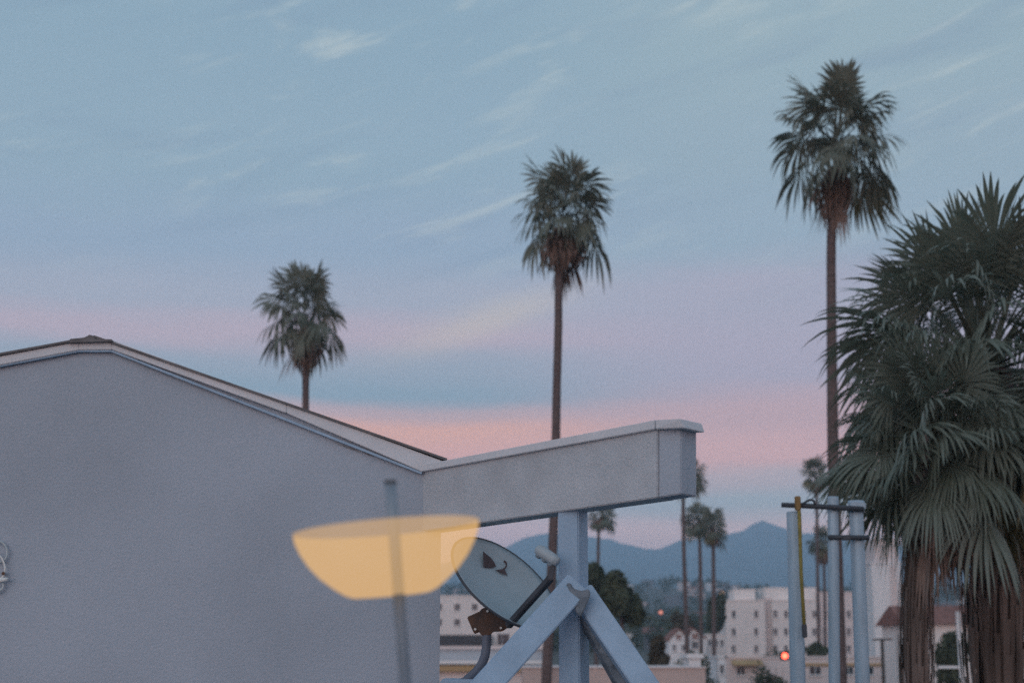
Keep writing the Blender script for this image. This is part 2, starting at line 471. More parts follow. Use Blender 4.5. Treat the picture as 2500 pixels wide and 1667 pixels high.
def skirt(root, path_fn, z1, z0, rmax, seed, n=170, lean=0.0, bulge=0.45, lop=0.0, m=None):
    """dead thatch hanging round the trunk from height z1 down to z0"""
    r = random.Random(seed)
    V, F = [], []
    H = z1 - z0
    prof = lambda t: rmax * (0.42 + 0.58 * math.sin(math.pi * min(1, max(0, t)) ** (bulge + 0.35)) ** 0.8) if t < 1 else rmax * .3
    # core
    nr = 14
    for j in range(9):
        t = j / 8
        c = path_fn(z1 - H * t * 0.93)
        for k in range(nr):
            a = 2 * math.pi * k / nr
            q = prof(t) * (0.80 + 0.16 * math.sin(3 * a + seed) + 0.10 * r.random()) * (1 - 0.55 * max(0, t - 0.55) / 0.45)
            V.append((c.x + math.cos(a) * q + lop * q * t, c.y + math.sin(a) * q, c.z))
    for j in range(8):
        for k in range(nr):
            F.append((j * nr + k, j * nr + (k + 1) % nr, (j + 1) * nr + (k + 1) % nr, (j + 1) * nr + k))
    for i in range(n):
        a = r.uniform(0, 2 * math.pi); t0 = r.uniform(0.0, 0.75); ln = r.uniform(0.14, 0.46)
        wv = rmax * r.uniform(0.05, 0.13); k = r.uniform(0.80, 1.45)
        b = len(V)
        for s in range(4):
            t = t0 + ln * s / 3
            c = path_fn(z1 - H * t)
            q = prof(t) * k * (1 - 0.25 * max(0, t - 0.7)) + 0.02
            taper = wv * (1 - s / 3.1)
            ca, sa = math.cos(a), math.sin(a)
            V += [(c.x + ca * q - sa * taper + lop * q * t, c.y + sa * q + ca * taper, c.z), (c.x + ca * q + sa * taper + lop * q * t, c.y + sa * q - ca * taper, c.z)]
        for s in range(3):
            q = b + 2 * s; F.append((q, q + 1, q + 3, q + 2))
    return link_mesh('dead_frond_skirt', V, F, m or skirt_m, root)
def palm(label, trunk_px, D, head_px, size, nfr, seed, rad=(0.30, 0.2), pitches=(-30, 84), skirt_px=None, group=None, segs=26, m=None,
         droop_k=1.0, pet=0.47, blade=0.56, hangers=0, skirt_r=0.6, lop=0.0, bulge=0.45):
    pts = [at(px, py, D) for px, py in trunk_px]                       # from the top down
    last = pts[-1]; prev = pts[-2]
    slope = (last - prev) / max(1e-6, (prev.z - last.z))
    gz = ground_z(last.x, D)
    foot = last + Vector((slope.x * (last.z - gz) * 0.7, 0, -(last.z - gz) - 0.3))
    pts.append(foot)
    root = thing('palm_tree', label, 'palm tree', (foot.x, D, gz), group)
    path = spline(pts, 8)
    zs = [p.z for p in path]
    def path_fn(z):
        for a, b in zip(path, path[1:]):
            if a.z >= z >= b.z: return a.lerp(b, (a.z - z) / max(1e-6, a.z - b.z)).copy()
        q = (path[0] if z > path[0].z else path[-1]).copy(); q.z = z
        return q
    nseg = len(path)
    rr = random.Random(seed)
    rads = [(0.55 if i == 0 else 1.0) * rad[1] + (rad[0] - rad[1]) * (i / (nseg - 1)) ** 1.3 + rr.uniform(-.03, .03) * rad[1] for i in range(nseg)]
    part('trunk', lambda bm: tube(bm, path, rads, 12), bark, root, True)
    head = at(*head_px, D)
    add_fronds(root, head, nfr, size, seed, pitches, segs, m or leaf_far, droop_k, pet, blade)
    if segs < 30:                                                      # younger leaves filling the heart of the crown
        add_fronds(root, head + Vector((0, 0, 0.10 * size)), 12, size * 0.66, seed + 500, (5, 80), segs, m or leaf_far, droop_k, 0.36, 0.62)
    if skirt_px:
        z1, z0 = at(head_px[0], skirt_px[0], D).z, at(head_px[0], skirt_px[1], D).z
        skirt(root, path_fn, z1, z0, skirt_r, seed, n=420 if segs >= 30 else 170, lop=lop, bulge=bulge, m=skirt_old if segs >= 30 else skirt_m)
    for k in range(hangers):                                           # dead leaves that still hang
        me = frond_mesh(-72, k % 3, 20, 1.0, skirt_m, 0.4, 0.45)
        o = bpy.data.objects.new('dead_frond', me); COL.objects.link(o); o.parent = root
        o.location = head - root.location + Vector((0, 0, -size * rr.uniform(0.3, 0.7)))
        o.rotation_euler = (rr.uniform(0.1, 0.5), 0, rr.uniform(0, 6.28)); s = size * rr.uniform(0.6, 0.95); o.scale = (s * .6, s, s)
    return root

ROW = 'tall thin palms along the street'
FARROW = 'distant palms above the low buildings'
palm('tall thin palm rising behind the sloping gable roof, tip of trunk hidden by it', [(750, 795), (748, 860), (746, 930), (746, 1010)], 74, (745, 745), 2.75, 27, 11,
     rad=(0.19, 0.165), skirt_px=(800, 912), group=ROW, segs=20, hangers=3, skirt_r=0.62)
palm('tall palm with a fat brown thatch bulb, trunk rising behind the stucco beam', [(1374, 560), (1370, 620), (1364, 690), (1363, 800), (1359, 960), (1357, 1080), (1353, 1250), (1342, 1500), (1334, 1667)], 61, (1374, 498), 2.65, 29, 23,
     rad=(0.22, 0.155), skirt_px=(560, 672), group=ROW, segs=20, hangers=7, skirt_r=0.78, lop=0.25, bulge=0.9)
palm('tallest palm in view, ragged brown skirt, trunk passing behind the pipe frame', [(2044, 380), (2039, 480), (2030, 580), (2030, 760), (2032, 950), (2034, 1100), (2040, 1300), (2052, 1667)], 50, (2044, 322), 2.95, 29, 35,
     rad=(0.24, 0.15), skirt_px=(410, 560), group=ROW, segs=22, hangers=5, skirt_r=0.50, lop=0.1)
palm('distant palm half hidden by the end of the stucco beam', [(1678, 1150), (1670, 1190), (1668, 1260), (1672, 1420), (1678, 1600)], 150, (1682, 1155), 2.45, 24, 41, rad=(0.24, 0.17), skirt_px=(1172, 1204), group=FARROW, segs=16, skirt_r=0.6)
palm('left palm of a close pair right of the beam, slightly taller', [(1706, 1265), (1708, 1310), (1710, 1400), (1712, 1600)], 172, (1704, 1262), 2.45, 24, 42, rad=(0.25, 0.19), skirt_px=(1276, 1312), group=FARROW, segs=16, skirt_r=0.75)
palm('right palm of a close pair right of the beam, slightly lower', [(1738, 1285), (1741, 1330), (1742, 1400), (1744, 1667)], 165, (1738, 1282), 2.45, 24, 43, rad=(0.25, 0.19), skirt_px=(1296, 1338), group=FARROW, segs=16, skirt_r=0.75)
palm('distant slender palm above the pipe frame crossbar', [(1991, 1160), (1994, 1220), (1996, 1400), (2000, 1667)], 190, (1990, 1150), 2.55, 24, 44, rad=(0.25, 0.19), skirt_px=(1172, 1208), group=FARROW, segs=16, skirt_r=0.65)
palm('lower distant palm seen between the left and middle pipes', [(2010, 1320), (2012, 1390), (2014, 1500), (2016, 1667)], 205, (2008, 1318), 2.45, 24, 45, rad=(0.25, 0.19), skirt_px=(1335, 1382), group=FARROW, segs=16, skirt_r=1.0)
palm('distant palm just below the beam, right of the wooden post', [(1470, 1262), (1462, 1300), (1460, 1400), (1458, 1560)], 178, (1472, 1256), 2.40, 24, 46, rad=(0.24, 0.17), skirt_px=(1266, 1298), group=FARROW, segs=16, skirt_r=0.65)
# the two big near palms at the right edge
palm('big near fan palm at the right edge, upper crown cut by the frame', [(2436, 900), (2442, 1000), (2442, 1300), (2440, 1667)], 23.5, (2400, 850), 2.95, 104, 57,
     rad=(0.27, 0.22), pitches=(-46, 84), skirt_px=(1080, 1960), group='big fan palms at the right edge', segs=40, m=leaf_m, droop_k=1.0, pet=0.50, blade=0.50, hangers=12, skirt_r=0.46)
palm('big near fan palm left of the other, drooping fronds over the white tower', [(2262, 1050), (2246, 1200), (2238, 1400), (2236, 1667)], 22, (2282, 1040), 1.95, 62, 61,
     rad=(0.14, 0.12), pitches=(-34, 80), skirt_px=(1270, 1960), group='big fan palms at the right edge', segs=40, m=leaf_m, droop_k=0.8, pet=0.45, blade=0.52, hangers=14, skirt_r=0.18)

# ------------------------------------------------------------------ gabled stucco building
WY = 10.5
DECK = 6.7
gb = thing('gabled_building', 'grey stucco gable wall with pale painted trim filling the lower left', 'building', (-2.0, WY, 0))
top_line = [(-900, 1037), (0, 872), (170, 836), (192, 832), (270, 829), (480, 902), (700, 985), (1040, 1108), (1085, 1126)]
low_line = [(-900, 1061), (0, 896), (192, 853), (274, 853), (480, 925), (700, 1007), (1033, 1132), (1085, 1151)]
def wall_fn(bm):
    ring = [at(px, py - 6, WY) for px, py in low_line[:-1]]
    c = at(1078, 1143, WY)
    ring += [c, Vector((c.x, WY, 0)), Vector((ring[0].x, WY, 0))]
    prism(bm, ring, (-0.9, 7, 0))
part('wall', wall_fn, stucco, gb)
def fascia(p0, p1, q0, q1, y0=WY - 0.05, th=0.05):
    ring = [at(*p0, y0), at(*p1, y0), at(*q1, y0), at(*q0, y0)]
    return part('fascia_board', lambda bm: prism(bm, ring, (0, th - 0.003, 0), 0.004), trim, gb)
fascia((-900, 1037), (192, 833), (-900, 1061), (192, 854))
fascia((192, 833), (270, 829), (192, 854), (273, 853))
fascia((270, 829), (700, 985), (273, 853), (699, 1008))
fascia((700.4, 985), (1086, 1127), (699.4, 1008), (1030, 1151))
# a thin blue bead that paints the reflection line below the trim
def bead(p0, p1):
    a, b = at(*p0, WY - 0.025), at(*p1, WY - 0.025)
    part('trim_reflection', lambda bm: bar(bm, a, b, 0.03, 0.016), bluepaint, gb)
bead((-900, 1064), (192, 857)); bead((192, 857), (273, 857)); bead((273, 857), (1030, 1155))
def roof_fn(side):
    pts = [(-900, 1031), (231, 824)] if side < 0 else [(231, 824), (1092, 1124)]
    def fn(bm):
        a, b = at(*pts[0], WY - 0.07), at(*pts[1], WY - 0.07)
        prism(bm, [a, b, b + Vector((0, 0, 0.016)), a + Vector((0, 0, 0.016))], (-0.92, 7.2, 0))
    return fn
part('roof', roof_fn(-1), roofing, gb)
part('roof', roof_fn(1), roofing, gb)
def ridge_fn(bm):
    ring = [at(x, y, WY - 0.09) for x, y in ((164, 836), (172, 827), (205, 824), (219, 817), (226, 819), (232, 827), (272, 828), (274, 833))]
    prism(bm, ring, (0, 0.5, 0))
part('ridge_cap', ridge_fn, roofing, gb)
def scuffs(bm):
    r = random.Random(3)
    for (x0, y0, x1, y1, h) in ((812, 1078, 842, 1090, 4), (838, 1088, 872, 1100, 7), (868, 1100, 880, 1104, 3), (884, 1104, 914, 1112, 6), (918, 1112, 936, 1115, 3), (942, 1113, 962, 1118, 4)):
        a, b = at(x0, y0, WY - .002), at(x1, y1, WY - .002); hh = h / FPX * WY
        n = 7; up, dn = [], []
        for k in range(n):
            q = a.lerp(b, k / (n - 1)); e = math.sin(math.pi * (k + .3) / n)
            up.append(q + Vector((0, 0, hh * e * r.uniform(.2, .6)))); dn.append(q - Vector((0, 0, hh * e * r.uniform(.2, .6))))
        prism(bm, up + dn[::-1], (0, 0.006, 0))
part('paint_scuff', scuffs, mat('scuffed_paint', (0.26, 0.28, 0.30), 0.9, 0.25, 30), gb)

# stucco beam running out from the wall towards the viewer
sb = thing('stucco_beam', 'pale stucco beam with a painted cap reaching out from the gable wall', 'beam', at(1300, 1255, 9.8))
BS = [(1020, 10.54), (1605, 8.95), (1661, 8.84)]
def bline(px, which):
    x0, y0, x1, y1 = {'bot': (1032, 1296, 1620, 1212), 'fb': (1032, 1152, 1605, 1048), 'ft': (1032, 1136, 1605, 1026)}[which]
    return y0 + (y1 - y0) * (px - x0) / (x1 - x0)
back = Vector((0.62, 0.78, 0)) * 0.20
def beam_body(bm):
    st = BS[:2]
    ring = [at(px, bline(px, 'bot'), Y) for px, Y in st] + [at(px, bline(px, 'fb') - 4, Y) for px, Y in st[::-1]]
    prism(bm, ring, back, 0.006)
part('beam_body', beam_body, stucco_beam, sb)
def beam_end(bm):
    (x0, Y0), (x1, Y1) = BS[1:]
    x0 += 1
    ring = [at(x0, bline(x0, 'bot') - 0.5, Y0), at(x1, 1205, Y1 + .02), at(x1, 1038, Y1 + .02), at(x0, bline(x0, 'fb') - 4, Y0)]
    off = Vector((0.005, 0.012, 0))
    prism(bm, [p + off for p in ring], back * 0.9, 0.006)
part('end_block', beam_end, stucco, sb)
fwd = Vector((-0.62, -0.78, 0)) * 0.025
def cap_fn(bm):
    st = [(1034, 10.49), (1604, 8.95)]
    ring = [at(px, bline(px, 'fb'), Y) + fwd for px, Y in st] + [at(px, bline(px, 'ft'), Y) + fwd for px, Y in st[::-1]]
    prism(bm, ring, back * 1.25, 0.004)
part('cap_board', cap_fn, trim, sb)
def cap_end(bm):
    Y0, Y1 = 8.945, 8.80
    ring = [at(1606, 1048, Y0) + fwd, at(1673, 1045, Y1) + fwd, at(1666, 1023, Y1) + fwd, at(1606, 1026, Y0) + fwd]
    prism(bm, ring, back * 1.25, 0.004)
part('cap_end', cap_end, trim, sb)

# timber post with braces
PY = 9.48
tp = thing('braced_post', 'blue grey square post with splayed diagonal braces holding up the stucco beam', 'post', (at(1400, 1500, PY).x, PY + .1, DECK))
def post_fn(bm):
    c = at(1399, 1300, PY + 0.12); 
    topz = at(1399, 1238, PY).z
    bar(bm, (c.x, c.y, DECK + .001), (c.x, c.y, topz + .05), 0.148, 0.148, up=Vector((math.sin(R(28)), math.cos(R(28)), 0)), bevel=0.008)
part('post', post_fn, bluepaint, tp)
def brace(a, b, wd, ht, roll, name='brace'):
    a, b = Vector(a), Vector(b); d = (b - a)
    b = a + d * ((a.z - DECK) / (a.z - b.z))
    return part(name, lambda bm: bar(bm, a, b, wd, ht, roll=roll, bevel=0.007), bluepaint, tp)
brace(at(1404, 1432, PY - .06), at(1172, 1690, PY - 0.42), 0.165, 0.165, R(24))
brace(at(1420, 1448, PY + .02), at(1580, 1682, PY - .20), 0.135, 0.15, R(-30))
shade_bar = part('brace_shade_bar', lambda bm: bar(bm, at(1412, 1462, PY + .10), at(1412, 1462, PY + .10) + (at(1540, 1692, PY - .02) - at(1412, 1462, PY + .10)) * 3.2, .11, .12, roll=R(-30), bevel=.006), paint_wear_shade, tp)  # added dark bar whose colour gives the right brace's shaded lower side
def knuckle(bm):
    r = random.Random(4)
    ring = []
    for (px, py) in ((1384, 1426), (1394, 1424), (1402, 1436), (1418, 1440), (1436, 1438), (1442, 1450), (1438, 1470), (1426, 1490), (1416, 1504), (1406, 1498), (1398, 1470), (1388, 1448)):
        ring.append(at(px + r.uniform(-3, 3), py + r.uniform(-3, 3), PY - .17))
    prism(bm, ring, (0, .03, 0), .006)
part('worn_joint', knuckle, paint_wear_shade, tp)

# deck and parapet carrying them
dk = part('roof_deck', lambda bm: box(bm, (-6, -4, DECK - .3), (7, WY - .004, DECK)), grey_roof, None); props(dk, kind='structure')
lowb = part('supporting_building', lambda bm: box(bm, (-5.9, -3.9, -.2), (6.9, WY - .01, DECK - .304)), stucco, None)
props(lowb, 'grey stucco lower storey carrying the roof deck below the frame', 'building')
a = at(1079, 1656, 10.1); b = at(1186, 1656, 10.1)
pb = part('parapet_curb', lambda bm: box(bm, (a.x, 9.85, DECK + .001), (b.x, 10.4, a.z), .01), bluepaint, None)
props(pb, 'blue grey curb at the foot of the satellite dish mast', 'curb')

# ------------------------------------------------------------------ satellite dish
DY = 9.95
dc = at(1230, 1424, DY)
sd = thing('satellite_dish', 'grey satellite dish on a bent mast between gable wall and post', 'satellite dish', at(1135, 1660, DY))
U = Vector((0.77, 0, -0.64)).normalized()
nn = (Vector((0.64, 0, 0.77)).normalized() * 0.86 + Vector((0, -1, 0)) * 0.50).normalized()
Vv = nn.cross(U).normalized()
RD = 0.415
def dish_fn(bm):
    nr, na = 9, 48
    rows_ = []
    for side in (0, 1):
        rr_ = []
        for i in range(nr + 1):
            q = RD * i / nr
            ring = []
            for k in range(na):
                t = 2 * math.pi * k / na
                p = dc + U * math.cos(t) * q + Vv * math.sin(t) * q * 0.98 + nn * (0.075 * (q / RD) ** 2 - 0.06 - 0.016 * side)
                ring.append(bm.verts.new(p))
            rr_.append(ring)
        rows_.append(rr_)
        for i in range(nr):
            for k in range(na):
                if i == 0 and False: continue
                bm.faces.new((rr_[i][k], rr_[i][(k + 1) % na], rr_[i + 1][(k + 1) % na], rr_[i + 1][k]))
    o0, o1 = rows_[0][-1], rows_[1][-1]
    for k in range(na):
        bm.faces.new((o0[k], o0[(k + 1) % na], o1[(k + 1) % na], o1[k]))
    bmesh.ops.remove_doubles(bm, verts=bm.verts[:], dist=1e-5)
part('reflector', dish_fn, dishmat, sd, True)
def rim_fn(bm):
    pts = [dc + U * math.cos(2 * math.pi * k / 64) * RD + Vv * math.sin(2 * math.pi * k / 64) * RD * 0.98 + nn * 0.008 for k in range(65)]
    tube(bm, pts, 0.009, 8)
part('rim', rim_fn, darkmetal, sd, True)
def on_dish(px, py):
    """point of the reflector's face met in this direction"""
    o = Vector((0, 0, CAM_Z)); d = (at(px, py, DY) - o).normalized()
    p = dc.copy()
    for _ in range(6):
        h = dc - nn * 0.056
        t = (h - o).dot(nn) / d.dot(nn); q = o + d * t
        e = (q - dc); rr2 = e.dot(U) ** 2 + e.dot(Vv) ** 2
        h = dc + nn * (0.075 * rr2 / RD ** 2 - 0.056)
        t = (h - o).dot(nn) / d.dot(nn); q = o + d * t
    return q
def patch_fn(outline):
    def fn(bm):
        ring = [on_dish(*p) + nn * 0.002 for p in outline]
        prism(bm, ring, nn * 0.0015)
    return fn
S = lambda x, y: (1050 + x * 0.2978, 1200 + y * 0.2978)
part('emblem', patch_fn([S(432, 490), S(462, 515), S(500, 545), S(525, 580), S(540, 615), S(520, 622), S(480, 622), S(436, 618)]), logo_mat, sd)
part('emblem', patch_fn([S(605, 562), S(622, 572), S(630, 590), S(628, 615), S(612, 640), S(632, 690), S(600, 676), S(560, 655), S(532, 645), S(560, 640), S(590, 634), S(608, 622), S(618, 606), S(616, 590), S(598, 578)]), logo_mat, sd)
armA, armB, armC = at(1240, 1528, DY - 0.22), at(1345, 1410, DY - .52), at(1352, 1372, DY - .52)
arm = part('feed_arm', lambda bm: bar(bm, armA, armB, .045, .04, bevel=.006), darkmetal, sd)
part('bracket', lambda bm: bar(bm, armB + Vector((-.008, 0, -.015)), armC, .05, .035, bevel=.005), darkmetal, arm)
def lnb_fn(bm):
    p, q = at(1312, 1339, DY - .50), at(1362, 1372, DY - .56)
    d = (q - p)
    tube(bm, [p - d * .06, p, p + d * .15, p + d * .8, q], [.012, .030, .038, .036, .028], 14)
    for k in (.2, .5, .8):
        c = p + d * k
        tube(bm, [c, c + Vector((-.02, .03, -.03))], [.028, .022], 10)
part('receiver_head', lnb_fn, dishmat, sd, True)
def mount_fn(bm):
    bar(bm, at(1157, 1498, DY + .03), at(1175, 1540, DY + .03), .055, .10, bevel=.006)
    ring = [at(x, y, DY - .03) for x, y in ((1172, 1488), (1182, 1482), (1222, 1502), (1244, 1528), (1226, 1540), (1204, 1541), (1196, 1550), (1176, 1550), (1164, 1536))]
    prism(bm, ring, (0, .10, 0), .004)
part('mount_bracket', mount_fn, rust, sd)
def bolt_fn(bm):
    for (px, py) in ((1190, 1491), (1160, 1535), (1223, 1532)):
        c = at(px, py, DY - .045); tube(bm, [c, c + Vector((0, .03, 0))], .008, 8)
part('bolt', bolt_fn, white_cable, sd)
mast = spline([at(1188, 1530, DY), at(1188, 1560, DY), at(1184, 1600, DY), at(1168, 1632, DY + .02), at(1140, 1658, DY + .06), at(1120, 1672, DY + .08)], 6)
part('mast', lambda bm: tube(bm, mast, .030, 14), mat('mast_pipe', (0.12, 0.15, 0.20), .5, .15, 6), sd, True)

# ------------------------------------------------------------------ window reflection of a bowl lamp, built as a glowing solid
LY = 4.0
refl_root = thing('lamp_reflection', 'amber reflection of a half bowl lamp on a thin tilted pole before the gable wall', 'lamp reflection', (at(992, 1667, LY).x, LY, DECK))
gm = bpy.data.materials.new('amber_lamp_reflection'); gm.use_nodes = True
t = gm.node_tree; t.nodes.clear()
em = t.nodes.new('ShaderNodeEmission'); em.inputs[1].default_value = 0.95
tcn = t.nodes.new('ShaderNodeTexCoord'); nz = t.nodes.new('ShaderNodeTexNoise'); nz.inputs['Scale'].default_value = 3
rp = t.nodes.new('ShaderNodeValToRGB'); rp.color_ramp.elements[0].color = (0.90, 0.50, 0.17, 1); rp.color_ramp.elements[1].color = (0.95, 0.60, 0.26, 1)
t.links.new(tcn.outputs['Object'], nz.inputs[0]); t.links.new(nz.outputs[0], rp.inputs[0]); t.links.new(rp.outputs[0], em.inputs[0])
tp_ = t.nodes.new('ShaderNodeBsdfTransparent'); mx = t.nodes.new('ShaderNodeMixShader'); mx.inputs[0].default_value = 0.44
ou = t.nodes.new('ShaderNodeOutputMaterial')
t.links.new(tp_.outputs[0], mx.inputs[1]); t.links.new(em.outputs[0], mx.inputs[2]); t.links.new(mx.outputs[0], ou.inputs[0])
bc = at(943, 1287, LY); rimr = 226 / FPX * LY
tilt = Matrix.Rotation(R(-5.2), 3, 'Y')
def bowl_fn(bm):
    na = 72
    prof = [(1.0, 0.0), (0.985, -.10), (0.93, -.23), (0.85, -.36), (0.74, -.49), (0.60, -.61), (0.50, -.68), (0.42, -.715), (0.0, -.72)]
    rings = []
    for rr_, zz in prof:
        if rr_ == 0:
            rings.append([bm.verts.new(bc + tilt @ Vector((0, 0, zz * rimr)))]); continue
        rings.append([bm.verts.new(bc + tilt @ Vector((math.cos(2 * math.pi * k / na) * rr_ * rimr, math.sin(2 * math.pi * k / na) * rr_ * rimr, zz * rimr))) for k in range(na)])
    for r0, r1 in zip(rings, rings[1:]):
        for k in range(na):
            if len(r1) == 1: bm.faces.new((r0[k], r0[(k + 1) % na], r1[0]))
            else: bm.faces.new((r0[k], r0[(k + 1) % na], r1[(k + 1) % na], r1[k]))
part('shade', bowl_fn, gm, refl_root, True)
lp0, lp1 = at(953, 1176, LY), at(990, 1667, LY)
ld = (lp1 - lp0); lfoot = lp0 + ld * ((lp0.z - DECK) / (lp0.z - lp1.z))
refl_metal = mat('reflected_pole_metal', (0.24, 0.30, 0.36), .45, .08, 8, metal=.2)
part('pole', lambda bm: tube(bm, [lp0, lp0 + ld * .3, lfoot], [.0155, .0155, .0165], 16), refl_metal, refl_root, True)
part('pole_cap', lambda bm: tube(bm, [lp0 + Vector((0, 0, .004)), lp0 - Vector((0, 0, .004))], [.0175, .0175], 16), darkmetal, refl_root)
part('foot_disc', lambda bm: tube(bm, [lfoot, lfoot + Vector((0, 0, .02)), lfoot + Vector((0, 0, .03))], [.14, .14, .03], 32), darkmetal, refl_root)

# ------------------------------------------------------------------ white cable at left edge of the wall
wc = thing('cable_loop', 'white looped cable with clamp on the stucco wall at the left edge', 'cable', at(2, 1410, WY))
def loop_fn(bm):
    c = [(-22, 1330), (-5, 1321), (8, 1326), (17, 1342), (14, 1362), (-4, 1372), (-22, 1352)]
    tube(bm, spline([at(x, y, WY - .03) for x, y in c], 5), .0075, 8)
part('loop', loop_fn, mat('cable_grey', (0.45, 0.52, 0.55), .5), wc, True)
part('loop', lambda bm: tube(bm, spline([at(x, y, WY - .045) for x, y in ((-20, 1345), (0, 1357), (10, 1375), (12, 1392), (6, 1408), (-8, 1415))], 5), .0065, 8), white_cable, wc, True)
part('clamp', lambda bm: tube(bm, [at(-14, 1418, WY - .05), at(0, 1416, WY - .05), at(19, 1413, WY - .05)], [.014, .016, .013], 12), white_cable, wc, True)
part('loop', lambda bm: tube(bm, spline([at(x, y, WY - .03) for x, y in ((-14, 1448), (0, 1441), (8, 1430), (4, 1418))], 5), .0085, 8), mat('cable_grey', (0,)), wc, True)
part('screw', lambda bm: tube(bm, [at(8, 1399, WY - .06), at(8, 1399, WY)], .012, 8), rust, wc)

# ------------------------------------------------------------------ pipe frame
FY = 18.0
pf = thing('pipe_frame', 'three tall blue grey pipes tied by a crossbar beside the big palms', 'pipe frame', (at(2030, 1600, FY).x, FY, 0))
def pipe(x0, y0, x1, wpx, Y):
    a = at(x0, y0, Y); b = at(x1, 1667, Y); d = (b - a); f = a + d * (a.z / (a.z - b.z))
    r_ = wpx / 2 / FPX * Y
    return part('pipe', lambda bm: tube(bm, [a, a + d * .01, b, f], [r_ * .96, r_, r_ * 1.02, r_ * 1.05], 20), galv, pf, True)
pipe(1938, 1249, 1948, 36, FY); pipe(2034, 1212, 2037, 27, FY - .05); pipe(2090, 1240, 2106, 34, FY)
part('crossbar', lambda bm: tube(bm, [at(1908, 1232, FY - .14), at(2000, 1236, FY - .16), at(2108, 1242, FY - .14)], [.030, .032, .034], 12), darkmetal, pf, True)
part('crossbar', lambda bm: tube(bm, [at(2022, 1311, FY - .12), at(2122, 1312, FY - .12)], .030, 12), darkmetal, pf, True)
part('clamp', lambda bm: bar(bm, at(2074, 1232, FY - .1), at(2112, 1236, FY - .1), .12, .09, bevel=.012), galv, pf)
part('clamp', lambda bm: tube(bm, [at(2090, 1222, FY), at(2091, 1252, FY)], .098, 18), galv, pf, True)
part('clamp', lambda bm: bar(bm, at(2056, 1314, FY - .15), at(2078, 1312, FY - .15), .05, .05, bevel=.01), darkmetal, pf)
part('hook', lambda bm: tube(bm, spline([at(1945, 1233, FY - .18), at(1962, 1228, FY - .2), at(1976, 1220, FY - .2), at(1986, 1222, FY - .2), at(1990, 1232, FY - .18)], 4), .014, 8), darkmetal, pf, True)
ys_ = [at(1948, 1214, FY - .20), at(1951, 1250, FY - .20), at(1956, 1400, FY - .20), at(1964, 1536, FY - .20)]
part('yellow_sleeve', lambda bm: tube(bm, ys_, .022, 10), yellow, pf, True)
part('sleeve_collar', lambda bm: bar(bm, at(1947, 1211, FY - .2), at(1948, 1246, FY - .2), .065, .065, bevel=.008), mat('amber_collar', (0.26, 0.17, 0.07), .7), pf)
part('sleeve_end', lambda bm: bar(bm, at(1963, 1522, FY - .2), at(1965, 1556, FY - .2), .055, .055, bevel=.008), darkmetal, pf)

# ------------------------------------------------------------------ buildings
def window(parent, px, py, wpx, hpx, Y, m=None, sill=True):
    c = at(px, py, Y); hw, hh = wpx / 2 / FPX * Y, hpx / 2 / FPX * Y
    fr = .05 * max(hw, .4)
    w_ = part('window', lambda bm: [box(bm, (c.x - hw - fr, Y - .10, c.z + hh), (c.x + hw + fr, Y - .002, c.z + hh + fr * 1.6)),
                                    box(bm, (c.x - hw - fr, Y - .06, c.z - hh), (c.x - hw, Y - .002, c.z + hh)),
                                    box(bm, (c.x + hw, Y - .06, c.z - hh), (c.x + hw + fr, Y - .002, c.z + hh)),
                                    box(bm, (c.x - .03, Y - .05, c.z - hh), (c.x + .03, Y - .002, c.z + hh))], cool_w, parent)
    part('pane', lambda bm: box(bm, (c.x - hw, Y - .03, c.z - hh), (c.x + hw, Y - .004, c.z + hh)), m or dark_gl, w_)
    if sill: part('sill', lambda bm: box(bm, (c.x - hw - .12, Y - .18, c.z - hh - .14), (c.x + hw + .12, Y - .002, c.z - hh)), cool_w, w_)
def block(parent, x0, x1, ytop, Y, depth, m, name='wall', ybot=None, parapet=True):
    a, b = at(x0, ytop, Y), at(x1, ytop, Y)
    z0 = ground_z((a.x + b.x) / 2, Y) - 1.5 if ybot is None else at(x0, ybot, Y).z
    o = part(name, lambda bm: box(bm, (a.x, Y, z0), (b.x, Y + depth, a.z)), m, parent)
    if parapet:
        part('coping', lambda bm: box(bm, (a.x - .12, Y - .12, a.z + .002), (b.x + .12, Y + depth + .12, a.z + .22)), m, parent)
    return o
def bthing(name, label, px, Y, cat='building'):
    p = at(px, 1600, Y); return thing(name, label, cat, (p.x, Y, ground_z(p.x, Y)))

# white flat block left of the dish mast
b1 = bthing('apartment_block', 'white flat roofed block with small square windows behind the dish', 1170, 285)
block(b1, 1010, 1215, 1455, 285, 14, white_w)
block(b1, 1215.5, 1330, 1518, 285.4, 12, white_w, 'annex')
for (px, py) in ((1116, 1481), (1159, 1481), (1116, 1518), (1072, 1481), (1072, 1518), (1159, 1518)):
    window(b1, px, py, 13, 15, 285)
part('porch_shade', lambda bm: box(bm, (at(1040, 1600, 284).x, 283.2, at(0, 1577, 284).z), (at(1200, 1600, 284).x, 284.9, at(0, 1549, 284).z)), mat('porch_shade_paint', (0.07, 0.065, 0.07), .9, .3, .3), b1)  # dark box with the porch's shade put into its colour
window(b1, 1226, 1560, 34, 26, 285.4)
